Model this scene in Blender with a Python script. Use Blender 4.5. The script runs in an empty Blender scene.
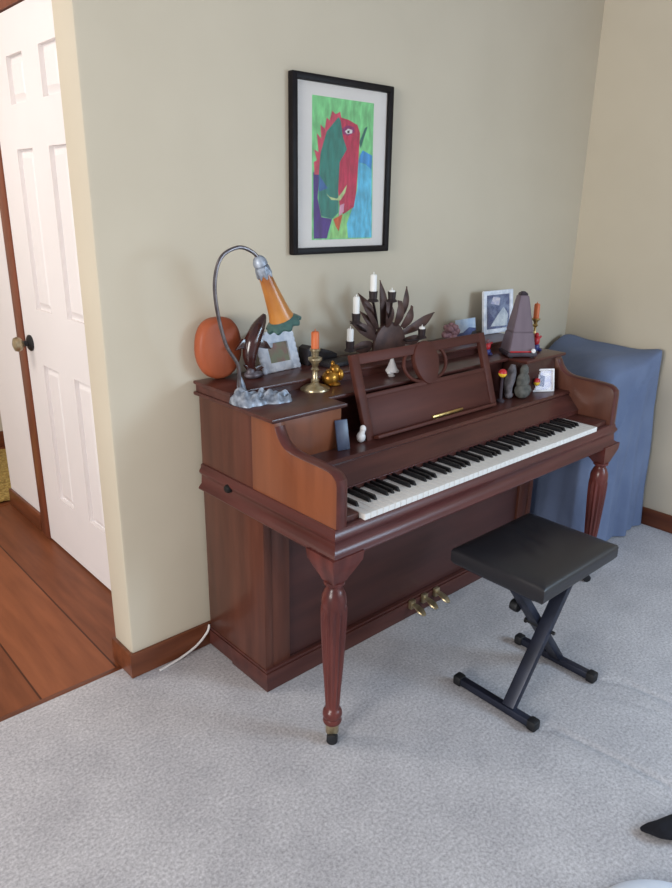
import bpy, bmesh, math, random
from mathutils import Vector, Matrix, Euler
R = random.Random(7)
S = bpy.context.scene
COL = S.collection
PI = math.pi

def lin(c):
    return tuple(((v/255/12.92) if v/255 <= .04045 else ((v/255+.055)/1.055)**2.4) for v in c)

# ------------------------------------------------------------------ camera
CX, CY, CZ, YAW, PITCH, ROLL, F = -1.1164, -1.8892, 1.4909, 42.2708, 18.89, .861, 704.67
def cam_axes():
    y, p, r = map(math.radians, (YAW, PITCH, ROLL))
    f = Vector((math.sin(y)*math.cos(p), math.cos(y)*math.cos(p), -math.sin(p)))
    rt = Vector((math.cos(y), -math.sin(y), 0)); up = rt.cross(f)
    return f, rt*math.cos(r)+up*math.sin(r), up*math.cos(r)-rt*math.sin(r)
f_, r_, u_ = cam_axes()
cd = bpy.data.cameras.new('camera'); cam = bpy.data.objects.new('camera', cd); COL.objects.link(cam)
M = Matrix((r_, u_, -f_)).transposed().to_4x4(); M.translation = (CX, CY, CZ)
cam.matrix_world = M
cd.sensor_fit = 'VERTICAL'; cd.sensor_height = 24; cd.lens = F/888*24; cd.clip_start = .05
S.camera = cam

# ------------------------------------------------------------------ world, daylight, exposure
w = bpy.data.worlds.new('world'); S.world = w; w.use_nodes = True
bg = w.node_tree.nodes['Background']; bg.inputs[0].default_value = (*lin((238, 243, 255)), 1); bg.inputs[1].default_value = .38
def area(name, loc, target, sx, sy, power, col):
    d = bpy.data.lights.new(name, 'AREA'); d.shape = 'RECTANGLE'; d.size = sx; d.size_y = sy; d.energy = power; d.color = col
    o = bpy.data.objects.new(name, d); COL.objects.link(o); o.location = loc
    o.rotation_euler = (Vector(target)-Vector(loc)).to_track_quat('-Z', 'Y').to_euler(); return o
area('window_daylight', (1.2, -4.7, 1.7), (1.2, 0, .8), 2.2, 1.5, 24, (.92, .96, 1))
area('window_daylight', (2.12, -3.2, 1.4), (.7, -2.6, 0), 1.3, 1.2, 112, (.54, .76, 1))
area('window_daylight', (-4.4, -1.7, 1.7), (2.2, -1.9, 1.0), 1.8, 1.6, 162, (1, .985, .955))
area('hall_ceiling_light', (-1.25, 1.0, 2.46), (-.6, .9, 0), .7, .7, 22, (1, .93, .86))
vs = S.view_settings; S.display_settings.display_device = 'sRGB'
vs.view_transform = 'Standard'; vs.look = 'None'; vs.gamma = 1; vs.use_curve_mapping = False; vs.exposure = 0.02

# ------------------------------------------------------------------ materials
def base_mat(name, rough=.6, metal=0.):
    m = bpy.data.materials.new(name); m.use_nodes = True
    b = m.node_tree.nodes['Principled BSDF']; b.inputs['Roughness'].default_value = rough; b.inputs['Metallic'].default_value = metal
    return m, m.node_tree.nodes, m.node_tree.links, b
def noisy(name, c1, c2=None, scale=20, rough=.6, metal=0., bump=0., bscale=None, stretch=(1, 1, 1), detail=4, coat=0., lo=.35, hi=.65, bdist=.002):
    m, N, L, b = base_mat(name, rough, metal)
    c2 = c2 or tuple(max(0, v*.88) for v in c1)
    tc = N.new('ShaderNodeTexCoord'); mp = N.new('ShaderNodeMapping'); mp.inputs['Scale'].default_value = stretch
    L.new(tc.outputs['Object'], mp.inputs[0])
    n = N.new('ShaderNodeTexNoise'); n.inputs['Scale'].default_value = scale; n.inputs['Detail'].default_value = detail
    L.new(mp.outputs[0], n.inputs['Vector'])
    r = N.new('ShaderNodeValToRGB'); r.color_ramp.elements[0].position = lo; r.color_ramp.elements[1].position = hi
    r.color_ramp.elements[0].color = (*lin(c1), 1); r.color_ramp.elements[1].color = (*lin(c2), 1)
    L.new(n.outputs[0], r.inputs[0]); L.new(r.outputs[0], b.inputs['Base Color'])
    if coat: b.inputs['Coat Weight'].default_value = coat; b.inputs['Coat Roughness'].default_value = .15
    if bump:
        n2 = N.new('ShaderNodeTexNoise'); n2.inputs['Scale'].default_value = bscale or scale*3; n2.inputs['Detail'].default_value = 3
        L.new(mp.outputs[0], n2.inputs['Vector'])
        bp = N.new('ShaderNodeBump'); bp.inputs['Strength'].default_value = bump; bp.inputs['Distance'].default_value = bdist
        L.new(n2.outputs[0], bp.inputs['Height']); L.new(bp.outputs[0], b.inputs['Normal'])
    return m
def wood(name, c1, c2, axis='x', scale=9, rough=.32, coat=.25):
    st = {'x': (.12, 1, 1), 'y': (1, .12, 1), 'z': (1, 1, .12)}[axis]
    st = tuple(v*scale/3 for v in st)
    m = noisy(name, c1, c2, 6, rough, 0, .08, 30, st, 6, coat*.5, .3, .72, .0006); m.node_tree.nodes['Principled BSDF'].inputs['Specular IOR Level'].default_value = .3
    return m
MAT = {}
MAT['wall'] = noisy('wall_paint', (204, 193, 172), (200, 189, 168), 3, .85, bump=.12, bscale=180, bdist=.0008)
MAT['white_paint'] = noisy('white_paint', (238, 232, 230), (234, 228, 226), 3, .5)
MAT['floor_wood_trim'] = wood('brown_trim', (124, 70, 44), (92, 49, 30), 'x', 14, .4)
MAT['trim_y'] = wood('brown_trim_along', (124, 70, 44), (92, 49, 30), 'y', 14, .4)
MAT['trim_z'] = wood('brown_trim_upright', (134, 76, 54), (104, 56, 38), 'z', 14, .4)
MAT['case'] = wood('walnut_case', (98, 57, 44), (74, 41, 32), 'z', 12)
MAT['cheek'] = wood('orange_walnut_lit', (136, 79, 52), (112, 63, 42), 'z', 9)  # separate orange veneer; part of its brightness is light put into the colour
MAT['arm_shaded'] = wood('walnut_arm_shaded', (106, 66, 52), (84, 50, 40), 'z', 9)  # right arm: same wood as the left arm, shade put into the colour
MAT['block_shaded'] = wood('walnut_block_shaded', (76, 46, 40), (60, 36, 32), 'z', 9)  # right block: darker copy of the left block's wood, its shade painted in
MAT['dark'] = wood('mahogany_dark', (90, 50, 43), (64, 34, 31), 'x', 12)
MAT['desk'] = wood('mahogany_desk', (92, 51, 42), (74, 40, 34), 'x', 10, .5, .0)
MAT['desk'].node_tree.nodes['Principled BSDF'].inputs['Specular IOR Level'].default_value = .15
MAT['rail'] = wood('mahogany_rail', (96, 50, 47), (70, 36, 35), 'x', 12)
MAT['raily'] = wood('mahogany_rail_side', (96, 50, 45), (72, 38, 34), 'y', 12)
MAT['leg'] = wood('mahogany_leg', (108, 54, 48), (70, 34, 32), 'z', 14, .3)
MAT['panel'] = wood('mahogany_panel', (78, 46, 42), (60, 36, 34), 'x', 8, .42)
MAT['ivory'] = noisy('ivory', (236, 233, 228), (230, 226, 220), 10, .3)
MAT['ebony'] = noisy('ebony', (24, 22, 26), (18, 17, 20), 10, .35)
MAT['black'] = noisy('black_plastic', (24, 24, 28), (16, 16, 20), 20, .5)
MAT['hole'] = noisy('black_bolt', (14, 12, 12), (10, 9, 9), 20, .6)
MAT['brass'] = noisy('brass', (196, 168, 110), (160, 128, 76), 20, .28, .9)
MAT['antique_brass'] = noisy('antique_brass', (188, 172, 140), (140, 122, 92), 30, .3, .7)
MAT['gold'] = noisy('gold', (206, 150, 60), (130, 84, 30), 35, .35, .7)
MAT['pewter'] = noisy('pewter', (176, 184, 196), (104, 110, 122), 40, .45, .35, .5, 70)
MAT['pewter_stem'] = noisy('pewter_stem', (120, 112, 112), (90, 82, 84), 40, .3, .8)
MAT['pewter_dark'] = noisy('dark_pewter', (120, 112, 118), (66, 56, 62), 40, .5, .3, .5, 70)
MAT['iron'] = noisy('brown_iron', (94, 66, 58), (66, 45, 42), 25, .5, .2)
MAT['iron_dark'] = noisy('dark_iron', (58, 42, 42), (40, 30, 31), 25, .5, .3)
MAT['white_wax'] = noisy('white_wax', (240, 238, 234), (232, 229, 224), 10, .5)
MAT['orange_wax'] = noisy('orange_wax', (222, 116, 62), (206, 100, 50), 10, .5)
MAT['white_ceramic'] = noisy('white_ceramic', (236, 232, 230), (214, 210, 210), 25, .3)
MAT['frame_white'] = noisy('ornate_white', (232, 236, 244), (200, 208, 222), 40, .5, bump=.6, bscale=90)
MAT['dolphin'] = noisy('dark_wood_carving', (70, 36, 32), (44, 22, 22), 12, .2, coat=.4)
MAT['sphere_wood'] = wood('orange_wood', (176, 92, 58), (146, 72, 44), 'z', 7, .5, .05)
MAT['black_frame'] = noisy('black_frame', (26, 20, 22), (16, 12, 14), 25, .5)
MAT['black_frame'].node_tree.nodes['Principled BSDF'].inputs['Specular IOR Level'].default_value = .2
MAT['mat_board'] = noisy('mat_board', (228, 222, 217), (224, 218, 213), 6, .9)
MAT['steel_navy'] = noisy('blackened_steel', (40, 44, 60), (30, 33, 46), 15, .42, .3)
MAT['metronome'] = wood('grey_purple_wood', (120, 104, 112), (98, 84, 92), 'z', 10, .5, .05)
MAT['metronome_dark'] = noisy('metronome_dark', (66, 54, 62), (50, 40, 48), 20, .5)
MAT['stone'] = noisy('grey_stone', (116, 108, 112), (80, 76, 78), 45, .8, bump=.5)
MAT['stone_green'] = noisy('green_grey_stone', (100, 98, 92), (66, 66, 62), 45, .8, bump=.5)
MAT['red'] = noisy('red_paint', (196, 40, 46), (170, 30, 40), 20, .4)
MAT['yellow'] = noisy('yellow_paint', (240, 200, 60), (226, 180, 50), 20, .4)
MAT['blue_toy'] = noisy('blue_paint', (60, 66, 130), (48, 52, 110), 20, .4)
MAT['pink'] = noisy('pink_petals', (150, 112, 114), (112, 78, 84), 60, .8, bump=.5)
MAT['cord'] = noisy('white_cord', (226, 220, 216), (216, 210, 206), 20, .5)
MAT['navy'] = noisy('navy_cloth', (13, 15, 26), (8, 9, 18), 60, .95, bump=.4)
MAT['white_cloth'] = noisy('white_cloth', (232, 236, 244), (222, 228, 240), 12, .9, bump=.3, bscale=40)
MAT['paper'] = noisy('paper', (206, 196, 184), (194, 184, 172), 15, .8)
MAT['book_dark'] = noisy('dark_cover', (38, 32, 36), (28, 24, 28), 15, .5)
MAT['teal_glass'] = noisy('teal_glass', (78, 112, 104), (54, 84, 84), 30, .3)
MAT['amber'] = noisy('amber_glass', (200, 132, 62), (160, 94, 44), 14, .3, stretch=(1, 1, .5))
MAT['rug'] = noisy('yellow_rug', (200, 170, 96), (150, 118, 58), 60, .95, bump=.8, bscale=90, bdist=.01)
MAT['rubber'] = noisy('rubber', (16, 16, 20), (12, 12, 15), 20, .6)
MAT['plum'] = noisy('navy_card', (66, 76, 100), (38, 44, 66), 14, .35)
MAT['photo_dark'] = noisy('photo_scene', (122, 126, 96), (140, 96, 90), 28, .35, lo=.4, hi=.6)
MAT['photo_sky'] = noisy('photo_blue', (70, 86, 130), (128, 144, 176), 24, .35, lo=.4, hi=.6)
MAT['photo_white'] = noisy('photo_white', (214, 222, 228), (170, 184, 200), 30, .35)
MAT['photo_sea'] = noisy('photo_sea', (216, 230, 242), (150, 178, 214), 14, .35)
MAT['photo_navy'] = noisy('photo_navy', (50, 64, 116), (90, 110, 160), 20, .35)
MAT['photo_pale'] = noisy('photo_pale', (176, 180, 214), (226, 222, 226), 40, .35)
for k, c in dict(a_green=(138, 226, 150), a_light=(160, 226, 140), a_purple=(84, 52, 142), a_cyan=(104, 206, 240), a_blue=(72, 164, 232), a_pinkred=(222, 80, 108), a_red=(208, 54, 92), a_teal=(48, 138, 126), a_wing=(60, 110, 170), a_dkgreen=(52, 120, 110), a_violet=(150, 40, 110), a_white=(232, 228, 226), a_black=(40, 34, 46), a_claw=(206, 226, 160), a_pink=(236, 168, 196), a_orange=(226, 104, 66)).items():
    MAT[k] = noisy('paint_'+k, c, tuple(int(v*.80) for v in c), 55, .8, stretch=(1, 1, .35))

def leather():
    m, N, L, b = base_mat('black_leatherette', .38)
    b.inputs['Base Color'].default_value = (*lin((34, 33, 37)), 1)
    tc = N.new('ShaderNodeTexCoord'); v = N.new('ShaderNodeTexVoronoi'); v.inputs['Scale'].default_value = 260
    L.new(tc.outputs['Object'], v.inputs['Vector']); bp = N.new('ShaderNodeBump'); bp.inputs['Strength'].default_value = .15; bp.inputs['Distance'].default_value = .001
    L.new(v.outputs[0], bp.inputs['Height']); L.new(bp.outputs[0], b.inputs['Normal']); return m
MAT['leather'] = leather()
def cloth_mat():
    m = noisy('blue_sheet', (108, 121, 149), (98, 111, 140), 5, .9, bump=.25, bscale=16, bdist=.02); return m
MAT['sheet'] = cloth_mat()
def carpet():
    m, N, L, b = base_mat('carpet', .95)
    tc = N.new('ShaderNodeTexCoord')
    n = N.new('ShaderNodeTexNoise'); n.inputs['Scale'].default_value = 120; n.inputs['Detail'].default_value = 8; n.inputs['Roughness'].default_value = .72; L.new(tc.outputs['Object'], n.inputs['Vector'])
    n3 = N.new('ShaderNodeTexNoise'); n3.inputs['Scale'].default_value = 4.5; n3.inputs['Detail'].default_value = 5; n3.inputs['Roughness'].default_value = .65; L.new(tc.outputs['Object'], n3.inputs['Vector'])
    r = N.new('ShaderNodeValToRGB'); r.color_ramp.elements[0].position = .34; r.color_ramp.elements[1].position = .66
    r.color_ramp.elements[0].color = (*lin((158, 154, 155)), 1); r.color_ramp.elements[1].color = (*lin((218, 214, 215)), 1)
    L.new(n.outputs[0], r.inputs[0])
    r3 = N.new('ShaderNodeValToRGB'); r3.color_ramp.elements[0].position = .35; r3.color_ramp.elements[1].position = .65
    r3.color_ramp.elements[0].color = (.82, .82, .83, 1); r3.color_ramp.elements[1].color = (1, 1, 1, 1); L.new(n3.outputs[0], r3.inputs[0])
    mx = N.new('ShaderNodeMix'); mx.data_type = 'RGBA'; mx.blend_type = 'MULTIPLY'; mx.inputs[0].default_value = 1
    L.new(r.outputs[0], mx.inputs[6]); L.new(r3.outputs[0], mx.inputs[7]); L.new(mx.outputs[2], b.inputs['Base Color'])
    bp = N.new('ShaderNodeBump'); bp.inputs['Strength'].default_value = .5; bp.inputs['Distance'].default_value = .004
    L.new(n.outputs[0], bp.inputs['Height']); L.new(bp.outputs[0], b.inputs['Normal'])
    return m
MAT['carpet'] = carpet()
def planks():
    m, N, L, b = base_mat('wood_planks', .38); b.inputs['Specular IOR Level'].default_value = .25
    tc = N.new('ShaderNodeTexCoord'); sep = N.new('ShaderNodeSeparateXYZ'); L.new(tc.outputs['Object'], sep.inputs[0])
    def mt(op, a, v=None):
        n = N.new('ShaderNodeMath'); n.operation = op
        L.new(a, n.inputs[0])
        if v is not None: n.inputs[1].default_value = v
        return n.outputs[0]
    t = mt('DIVIDE', mt('ADD', sep.outputs[0], 5+.31), .25)   # plank index across x
    fl = mt('FLOOR', t); fr = mt('FRACT', t)
    wn = N.new('ShaderNodeTexWhiteNoise'); wn.noise_dimensions = '1D'; L.new(fl, wn.inputs['W'])
    mp = N.new('ShaderNodeMapping'); mp.inputs['Scale'].default_value = (14, 1.5, 1); L.new(tc.outputs['Object'], mp.inputs[0])
    ns = N.new('ShaderNodeTexNoise'); ns.inputs['Scale'].default_value = 2; ns.inputs['Detail'].default_value = 6; L.new(mp.outputs[0], ns.inputs['Vector'])
    ad = N.new('ShaderNodeMath'); ad.operation = 'MULTIPLY_ADD'; L.new(wn.outputs[0], ad.inputs[0]); ad.inputs[1].default_value = .35; L.new(ns.outputs[0], ad.inputs[2])
    r = N.new('ShaderNodeValToRGB'); r.color_ramp.elements[0].position = .35; r.color_ramp.elements[1].position = .95
    r.color_ramp.elements[0].color = (*lin((112, 62, 38)), 1); r.color_ramp.elements[1].color = (*lin((150, 88, 56)), 1); L.new(ad.outputs[0], r.inputs[0])
    e = mt('LESS_THAN', mt('ABSOLUTE', mt('SUBTRACT', fr, .5)), .488)
    mx = N.new('ShaderNodeMix'); mx.data_type = 'RGBA'; L.new(e, mx.inputs[0]); mx.inputs[6].default_value = (*lin((74, 38, 22)), 1); L.new(r.outputs[0], mx.inputs[7])
    L.new(mx.outputs[2], b.inputs['Base Color'])
    return m
MAT['planks'] = planks()
def glass():
    m = bpy.data.materials.new('clear_glass'); m.use_nodes = True; N = m.node_tree.nodes; L = m.node_tree.links
    N.clear(); o = N.new('ShaderNodeOutputMaterial'); t = N.new('ShaderNodeBsdfTransparent'); g = N.new('ShaderNodeBsdfGlossy'); g.inputs['Roughness'].default_value = .05
    mx = N.new('ShaderNodeMixShader'); mx.inputs[0].default_value = .05
    L.new(t.outputs[0], mx.inputs[1]); L.new(g.outputs[0], mx.inputs[2]); L.new(mx.outputs[0], o.inputs[0]); return m
MAT['glass'] = glass()

# ------------------------------------------------------------------ mesh helpers
def box(bm, lo, hi, bev=0., mi=0, mat=None, seg=2):
    r = bmesh.ops.create_cube(bm, size=1)
    vs_ = r['verts']; lo = Vector(lo); hi = Vector(hi)
    for v in vs_: v.co = Vector([(lo[i]+hi[i])/2+v.co[i]*(hi[i]-lo[i]) for i in range(3)])
    fs = {f for v in vs_ for f in v.link_faces}
    for f in fs: f.material_index = mi
    if bev:
        es = {e for v in vs_ for e in v.link_edges}
        rr = bmesh.ops.bevel(bm, geom=list(es), offset=bev, segments=seg, affect='EDGES', profile=.5)
        allv = {v for f in rr['faces'] for v in f.verts} | {v for v in vs_ if v.is_valid}
        for f in rr['faces']: f.material_index = mi
    else: allv = set(vs_)
    if mat:
        vv = set()
        for v in allv:
            if v.is_valid: vv.add(v)
        bmesh.ops.transform(bm, matrix=mat, verts=list(vv))
    return bm
def prism(bm, pts, axis, a, b, mi=0, bev=0.):
    """extrude 2-D polygon pts along axis from a to b"""
    def mk(p, t):
        return {'x': (t, p[0], p[1]), 'y': (p[0], t, p[1]), 'z': (p[0], p[1], t)}[axis]
    A = [bm.verts.new(mk(p, a)) for p in pts]; B = [bm.verts.new(mk(p, b)) for p in pts]
    fs = [bm.faces.new(A), bm.faces.new(B[::-1])]
    n = len(pts)
    for i in range(n): fs.append(bm.faces.new((A[i], B[i], B[(i+1) % n], A[(i+1) % n])))
    for f in fs: f.material_index = mi
    bmesh.ops.recalc_face_normals(bm, faces=fs)
    if bev:
        es = [e for e in {e for f in fs[:2] for e in f.edges}]
        bmesh.ops.bevel(bm, geom=es, offset=bev, segments=2, affect='EDGES', profile=.5)
    return bm
def lathe(bm, prof, c=(0, 0, 0), seg=24, flute=None, mi=0, mat=None, ruffle=None, cap=True):
    rings = []; new = []
    for k, (r, z) in enumerate(prof):
        ring = []
        for i in range(seg):
            a = 2*PI*i/seg; rr = r; zz = z
            if flute and flute[0] <= k <= flute[1]: rr *= 1-flute[3]*(.5+.5*math.cos(flute[2]*a))
            if ruffle and k >= ruffle[0]: rr *= 1+ruffle[2]*math.cos(ruffle[1]*a); zz += ruffle[3]*math.cos(ruffle[1]*a)
            v = bm.verts.new((c[0]+rr*math.cos(a), c[1]+rr*math.sin(a), c[2]+zz)); ring.append(v); new.append(v)
        rings.append(ring)
    fs = []
    for A, B in zip(rings, rings[1:]):
        for i in range(seg): fs.append(bm.faces.new((A[i], A[(i+1) % seg], B[(i+1) % seg], B[i])))
    if cap:
        fs.append(bm.faces.new(rings[0][::-1])); fs.append(bm.faces.new(rings[-1]))
    for f in fs: f.material_index = mi
    bmesh.ops.recalc_face_normals(bm, faces=fs)
    if mat: bmesh.ops.transform(bm, matrix=mat, verts=new)
    return bm
def smooth_path(pts, n=8):
    P = [Vector(p) for p in pts]; out = []
    for i in range(len(P)-1):
        p0 = P[max(i-1, 0)]; p1 = P[i]; p2 = P[i+1]; p3 = P[min(i+2, len(P)-1)]
        for k in range(n):
            t = k/n
            out.append(.5*((2*p1)+(p2-p0)*t+(2*p0-5*p1+4*p2-p3)*t*t+(3*p1-p0-3*p2+p3)*t**3))
    out.append(P[-1]); return out
def tube(bm, pts, rad, seg=10, n=8, smooth=True, mi=0, flat=1.0):
    path = smooth_path(pts, n) if smooth else [Vector(p) for p in pts]
    m = len(path); rads = rad if isinstance(rad, (list, tuple)) else [rad]
    rings = []; up = None
    for i, p in enumerate(path):
        t = (path[min(i+1, m-1)]-path[max(i-1, 0)]).normalized()
        if up is None: up = Vector((0, 0, 1)) if abs(t.z) < .9 else Vector((0, 1, 0))
        s = t.cross(up).normalized(); up = s.cross(t).normalized()
        q = i/(m-1)*(len(rads)-1); j = min(int(q), len(rads)-2) if len(rads) > 1 else 0
        r = rads[0] if len(rads) == 1 else rads[j]+(rads[j+1]-rads[j])*(q-j)
        rings.append([bm.verts.new(p+s*r*math.cos(2*PI*k/seg)+up*r*flat*math.sin(2*PI*k/seg)) for k in range(seg)])
    fs = []
    for A, B in zip(rings, rings[1:]):
        for k in range(seg): fs.append(bm.faces.new((A[k], A[(k+1) % seg], B[(k+1) % seg], B[k])))
    fs.append(bm.faces.new(rings[0][::-1])); fs.append(bm.faces.new(rings[-1]))
    for f in fs: f.material_index = mi
    bmesh.ops.recalc_face_normals(bm, faces=fs)
    return bm
def blob(bm, c, r, mi=0, rot=None, seg=16, ring=10, jit=0.):
    rr = bmesh.ops.create_uvsphere(bm, u_segments=seg, v_segments=ring, radius=1)
    for v in rr['verts']:
        k = 1+(R.uniform(-jit, jit) if jit else 0)
        q = Vector((v.co.x*r[0]*k, v.co.y*r[1]*k, v.co.z*r[2]*k))
        if rot: q = Euler(rot).to_matrix() @ q
        v.co = q+Vector(c)
    for f in {f for v in rr['verts'] for f in v.link_faces}: f.material_index = mi
    return bm
def link(name, bm, mats, parent=None, smooth=True, angle=35):
    if isinstance(mats, str): mats = [mats]
    for f in bm.faces: f.smooth = smooth
    if smooth:
        ca = math.radians(angle)
        for e in bm.edges:
            if len(e.link_faces) == 2 and e.calc_face_angle(0) > ca: e.smooth = False
    me = bpy.data.meshes.new(name); bm.to_mesh(me); bm.free()
    for m in mats: me.materials.append(MAT[m])
    o = bpy.data.objects.new(name, me); COL.objects.link(o)
    if parent is not None:
        p, off = parent, Vector((0, 0, 0))
        while p is not None: off += p.location; p = p.parent
        o.parent = parent
        me.transform(Matrix.Translation(-off))
    return o
def tag(o, label, cat, group=None):
    o['label'] = label; o['category'] = cat
    if group: o['group'] = group
    return o
def thing(name, loc, label, cat, group=None):
    o = bpy.data.objects.new(name, None); COL.objects.link(o); o.location = loc; o.empty_display_size = .05
    return tag(o, label, cat, group)
def struct(name, bm, mats, parent=None, **k):
    o = link(name, bm, mats, parent, **k)
    if parent is None: o['kind'] = 'structure'
    return o
def B(): return bmesh.new()
def root_at(o):
    """move a one-mesh object's origin to the bottom centre of its box"""
    me = o.data; xs = [v.co for v in me.vertices]
    c = Vector(((min(v.x for v in xs)+max(v.x for v in xs))/2, (min(v.y for v in xs)+max(v.y for v in xs))/2, min(v.z for v in xs)))
    me.transform(Matrix.Translation(-c)); o.location = c; return o

# ------------------------------------------------------------------ the setting
XL, XR = -.286, 2.18
# carpet: finely divided where the bench has left dents
def carpet_floor():
    bm = B()
    def axis(lo, a, b, hi, fine, coarse):
        v = []; x = lo
        while x < a: v.append(x); x += coarse
        x = a
        while x < b: v.append(x); x += fine
        x = b
        while x < hi: v.append(x); x += coarse
        v.append(hi); return v
    xs = axis(-3.4, .3, 1.35, XR+.1, .008, .12); ys = axis(-4.8, -1.75, -.6, .075, .02, .12)
    lines = [[(.85, -1.0), (.92, -1.1), (.935, -1.22), (.96, -1.45), (.97, -1.75)], [(.50, -1.0), (.552, -1.06), (.572, -1.2), (.59, -1.34), (.61, -1.6)], [(.80, -1.06), (.86, -1.2), (.88, -1.4)]]
    def dist(x, y, ln):
        d = 9
        for (ax, ay), (bx, by) in zip(ln, ln[1:]):
            t = max(0, min(1, ((x-ax)*(bx-ax)+(y-ay)*(by-ay))/((bx-ax)**2+(by-ay)**2)))
            d = min(d, math.hypot(x-ax-t*(bx-ax), y-ay-t*(by-ay)))
        return d
    g = []
    for x in xs:
        row = []
        for y in ys:
            z = 0
            if .35 < x < 1.3 and -1.74 < y < -.9:
                for ln, dp in zip(lines, (.006, .006, .0025)): z -= dp*math.exp(-(dist(x, y, ln)/.011)**2)
            row.append(bm.verts.new((x, y, z)))
        g.append(row)
    for i in range(len(xs)-1):
        for j in range(len(ys)-1): bm.faces.new((g[i][j], g[i+1][j], g[i+1][j+1], g[i][j+1]))
    bmesh.ops.recalc_face_normals(bm, faces=bm.faces[:])
    o = struct('floor', bm, 'carpet', angle=80)
carpet_floor()
bm = B(); box(bm, (-3.4, .075, -.05), (-.1, 1.70, -.002)); struct('floor.001', bm, 'planks')
bm = B(); box(bm, (-3.4, .060, -.05), (XL+.02, .082, .001), .002); struct('trim_4', bm, 'floor_wood_trim')
bm = B(); box(bm, (XL, 0, -.02), (XR+.12, .13, 2.5), .012); struct('wall_back', bm, 'wall')
bm = B(); box(bm, (XR, -4.8, -.02), (XR+.12, .0, 2.5)); struct('wall_right', bm, 'wall')
bm = B(); box(bm, (-3.4, .0, 2.5), (1.2, 2.78, 2.6)); struct('ceiling', bm, 'white_paint')
# hall wall with the white door
bm = B()
box(bm, (-.10, .12, -.02), (.02, .36, 2.5)); box(bm, (-.10, 1.26, -.02), (.02, 1.70, 2.5)); box(bm, (-.10, .36, 2.16), (.02, 1.26, 2.5))
struct('wall_left', bm, 'white_paint')
bm = B(); box(bm, (-3.4, 2.66, -.02), (1.2, 2.78, 2.5)); struct('wall_far', bm, 'wall')
bm = B(); box(bm, (-3.4, 1.70, -.05), (1.2, 2.66, .0)); struct('floor.002', bm, 'planks')
bm = B(); box(bm, (-3.4, 2.645, 0), (1.2, 2.66, .1), .004); struct('baseboard_far', bm, 'floor_wood_trim')
bm = B(); box(bm, (-.115, 1.275, 0), (-.10, 1.70, .085), .004); struct('baseboard_left', bm, 'trim_y')
# baseboards of the room; the back one wraps round the wall's end
bm = B()
prism(bm, [(XL-.013, .125), (XL-.013, -.013), (XR, -.013), (XR, 0), (XL, 0), (XL, .125)], 'z', 0, .088, bev=.003)
struct('baseboard_back', bm, 'floor_wood_trim')
bm = B(); box(bm, (XR-.013, -4.8, 0), (XR, -.013, .088), .004); struct('baseboard_right', bm, 'trim_y')
# door casing
bm = B(); box(bm, (-.118, 1.165, -.002), (-.02, 1.255, 2.19), .006); box(bm, (-.118, .36, 2.105), (-.02, 1.165, 2.19), .006)
struct('trim_1', bm, 'trim_z')
def door():
    bm = B(); x0, x1 = -.112, -.072; ya, yb, za, zb = .40, 1.163, .01, 2.10
    cols = [(.535, .685), (.835, .99)]; rows = [(.26, .85), (1.075, 1.66), (1.81, 1.965)]
    box(bm, (x0+.018, ya, za), (x1, yb, zb))
    ys = [ya, .535, .685, .835, .99, yb]; 
    for a, b in ((ya, .535), (.685, .835), (.99, yb)): box(bm, (x0, a, za), (x0+.02, b, zb), .0)
    zz = [za, .26, .85, 1.075, 1.66, 1.81, 1.965, zb]
    for a, b in ((za, .26), (.85, 1.075), (1.66, 1.81), (1.965, zb)):
        for c, d in cols: box(bm, (x0, c, a), (x0+.02, d, b))
    for c, d in cols:
        for a, b in rows:
            # raised field with a sloped border
            q = [bm.verts.new(p) for p in ((x0+.017, c+.004, a+.004), (x0+.017, d-.004, a+.004), (x0+.017, d-.004, b-.004), (x0+.017, c+.004, b-.004))]
            t = [bm.verts.new(p) for p in ((x0+.005, c+.03, a+.03), (x0+.005, d-.03, a+.03), (x0+.005, d-.03, b-.03), (x0+.005, c+.03, b-.03))]
            for i in range(4): bm.faces.new((q[i], q[(i+1) % 4], t[(i+1) % 4], t[i]))
            bm.faces.new(t)
    bmesh.ops.recalc_face_normals(bm, faces=bm.faces[:])
    o = struct('door_1', bm, 'white_paint', smooth=False)
    rot = Matrix.Translation((x0, 1.10, .925)) @ Matrix.Rotation(-PI/2, 4, 'Y')
    bm = B(); lathe(bm, [(.033, 0), (.034, .006), (.026, .012), (.012, .016), (.012, .034)], seg=20, mat=rot, mi=0)
    k = link('door_knob', bm, 'black', o)
    bm = B(); lathe(bm, [(.012, .032), (.026, .042), (.031, .054), (.027, .066), (.012, .072)], seg=20, mat=rot); link('knob_ball', bm, 'antique_brass', k)
door()
bm = B()
r = bmesh.ops.create_grid(bm, x_segments=60, y_segments=40, size=1)
for v in r['verts']: v.co = (-.35+v.co.x*1.05, 2.13+v.co.y*.40, .014+R.uniform(0, .014))
bmesh.ops.solidify(bm, geom=bm.faces[:], thickness=.012)
tag(root_at(link('rug', bm, 'rug')), 'shaggy yellow rug on the floor beyond the hallway', 'rug')

# ------------------------------------------------------------------ piano
W = 1.462; U = .964; LG = .930; SH = .790
piano = thing('piano', (W/2, -.35, 0), 'reddish brown upright piano standing against the beige wall', 'piano')
def pp(name, bm, m, par=piano, **k): return link(name, bm, m, par, **k)
# case sides (lower case + upper rear)
for x0, x1 in ((0, .03), (W-.03, W)):
    bm = B(); box(bm, (x0, -.345, .0), (x1, -.018, LG-.012), .003)
    pp('side_panel', bm, 'case')
bm = B(); box(bm, (.03, -.04, .02), (W-.03, -.02, LG-.012)); pp('back_panel', bm, 'panel')
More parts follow.
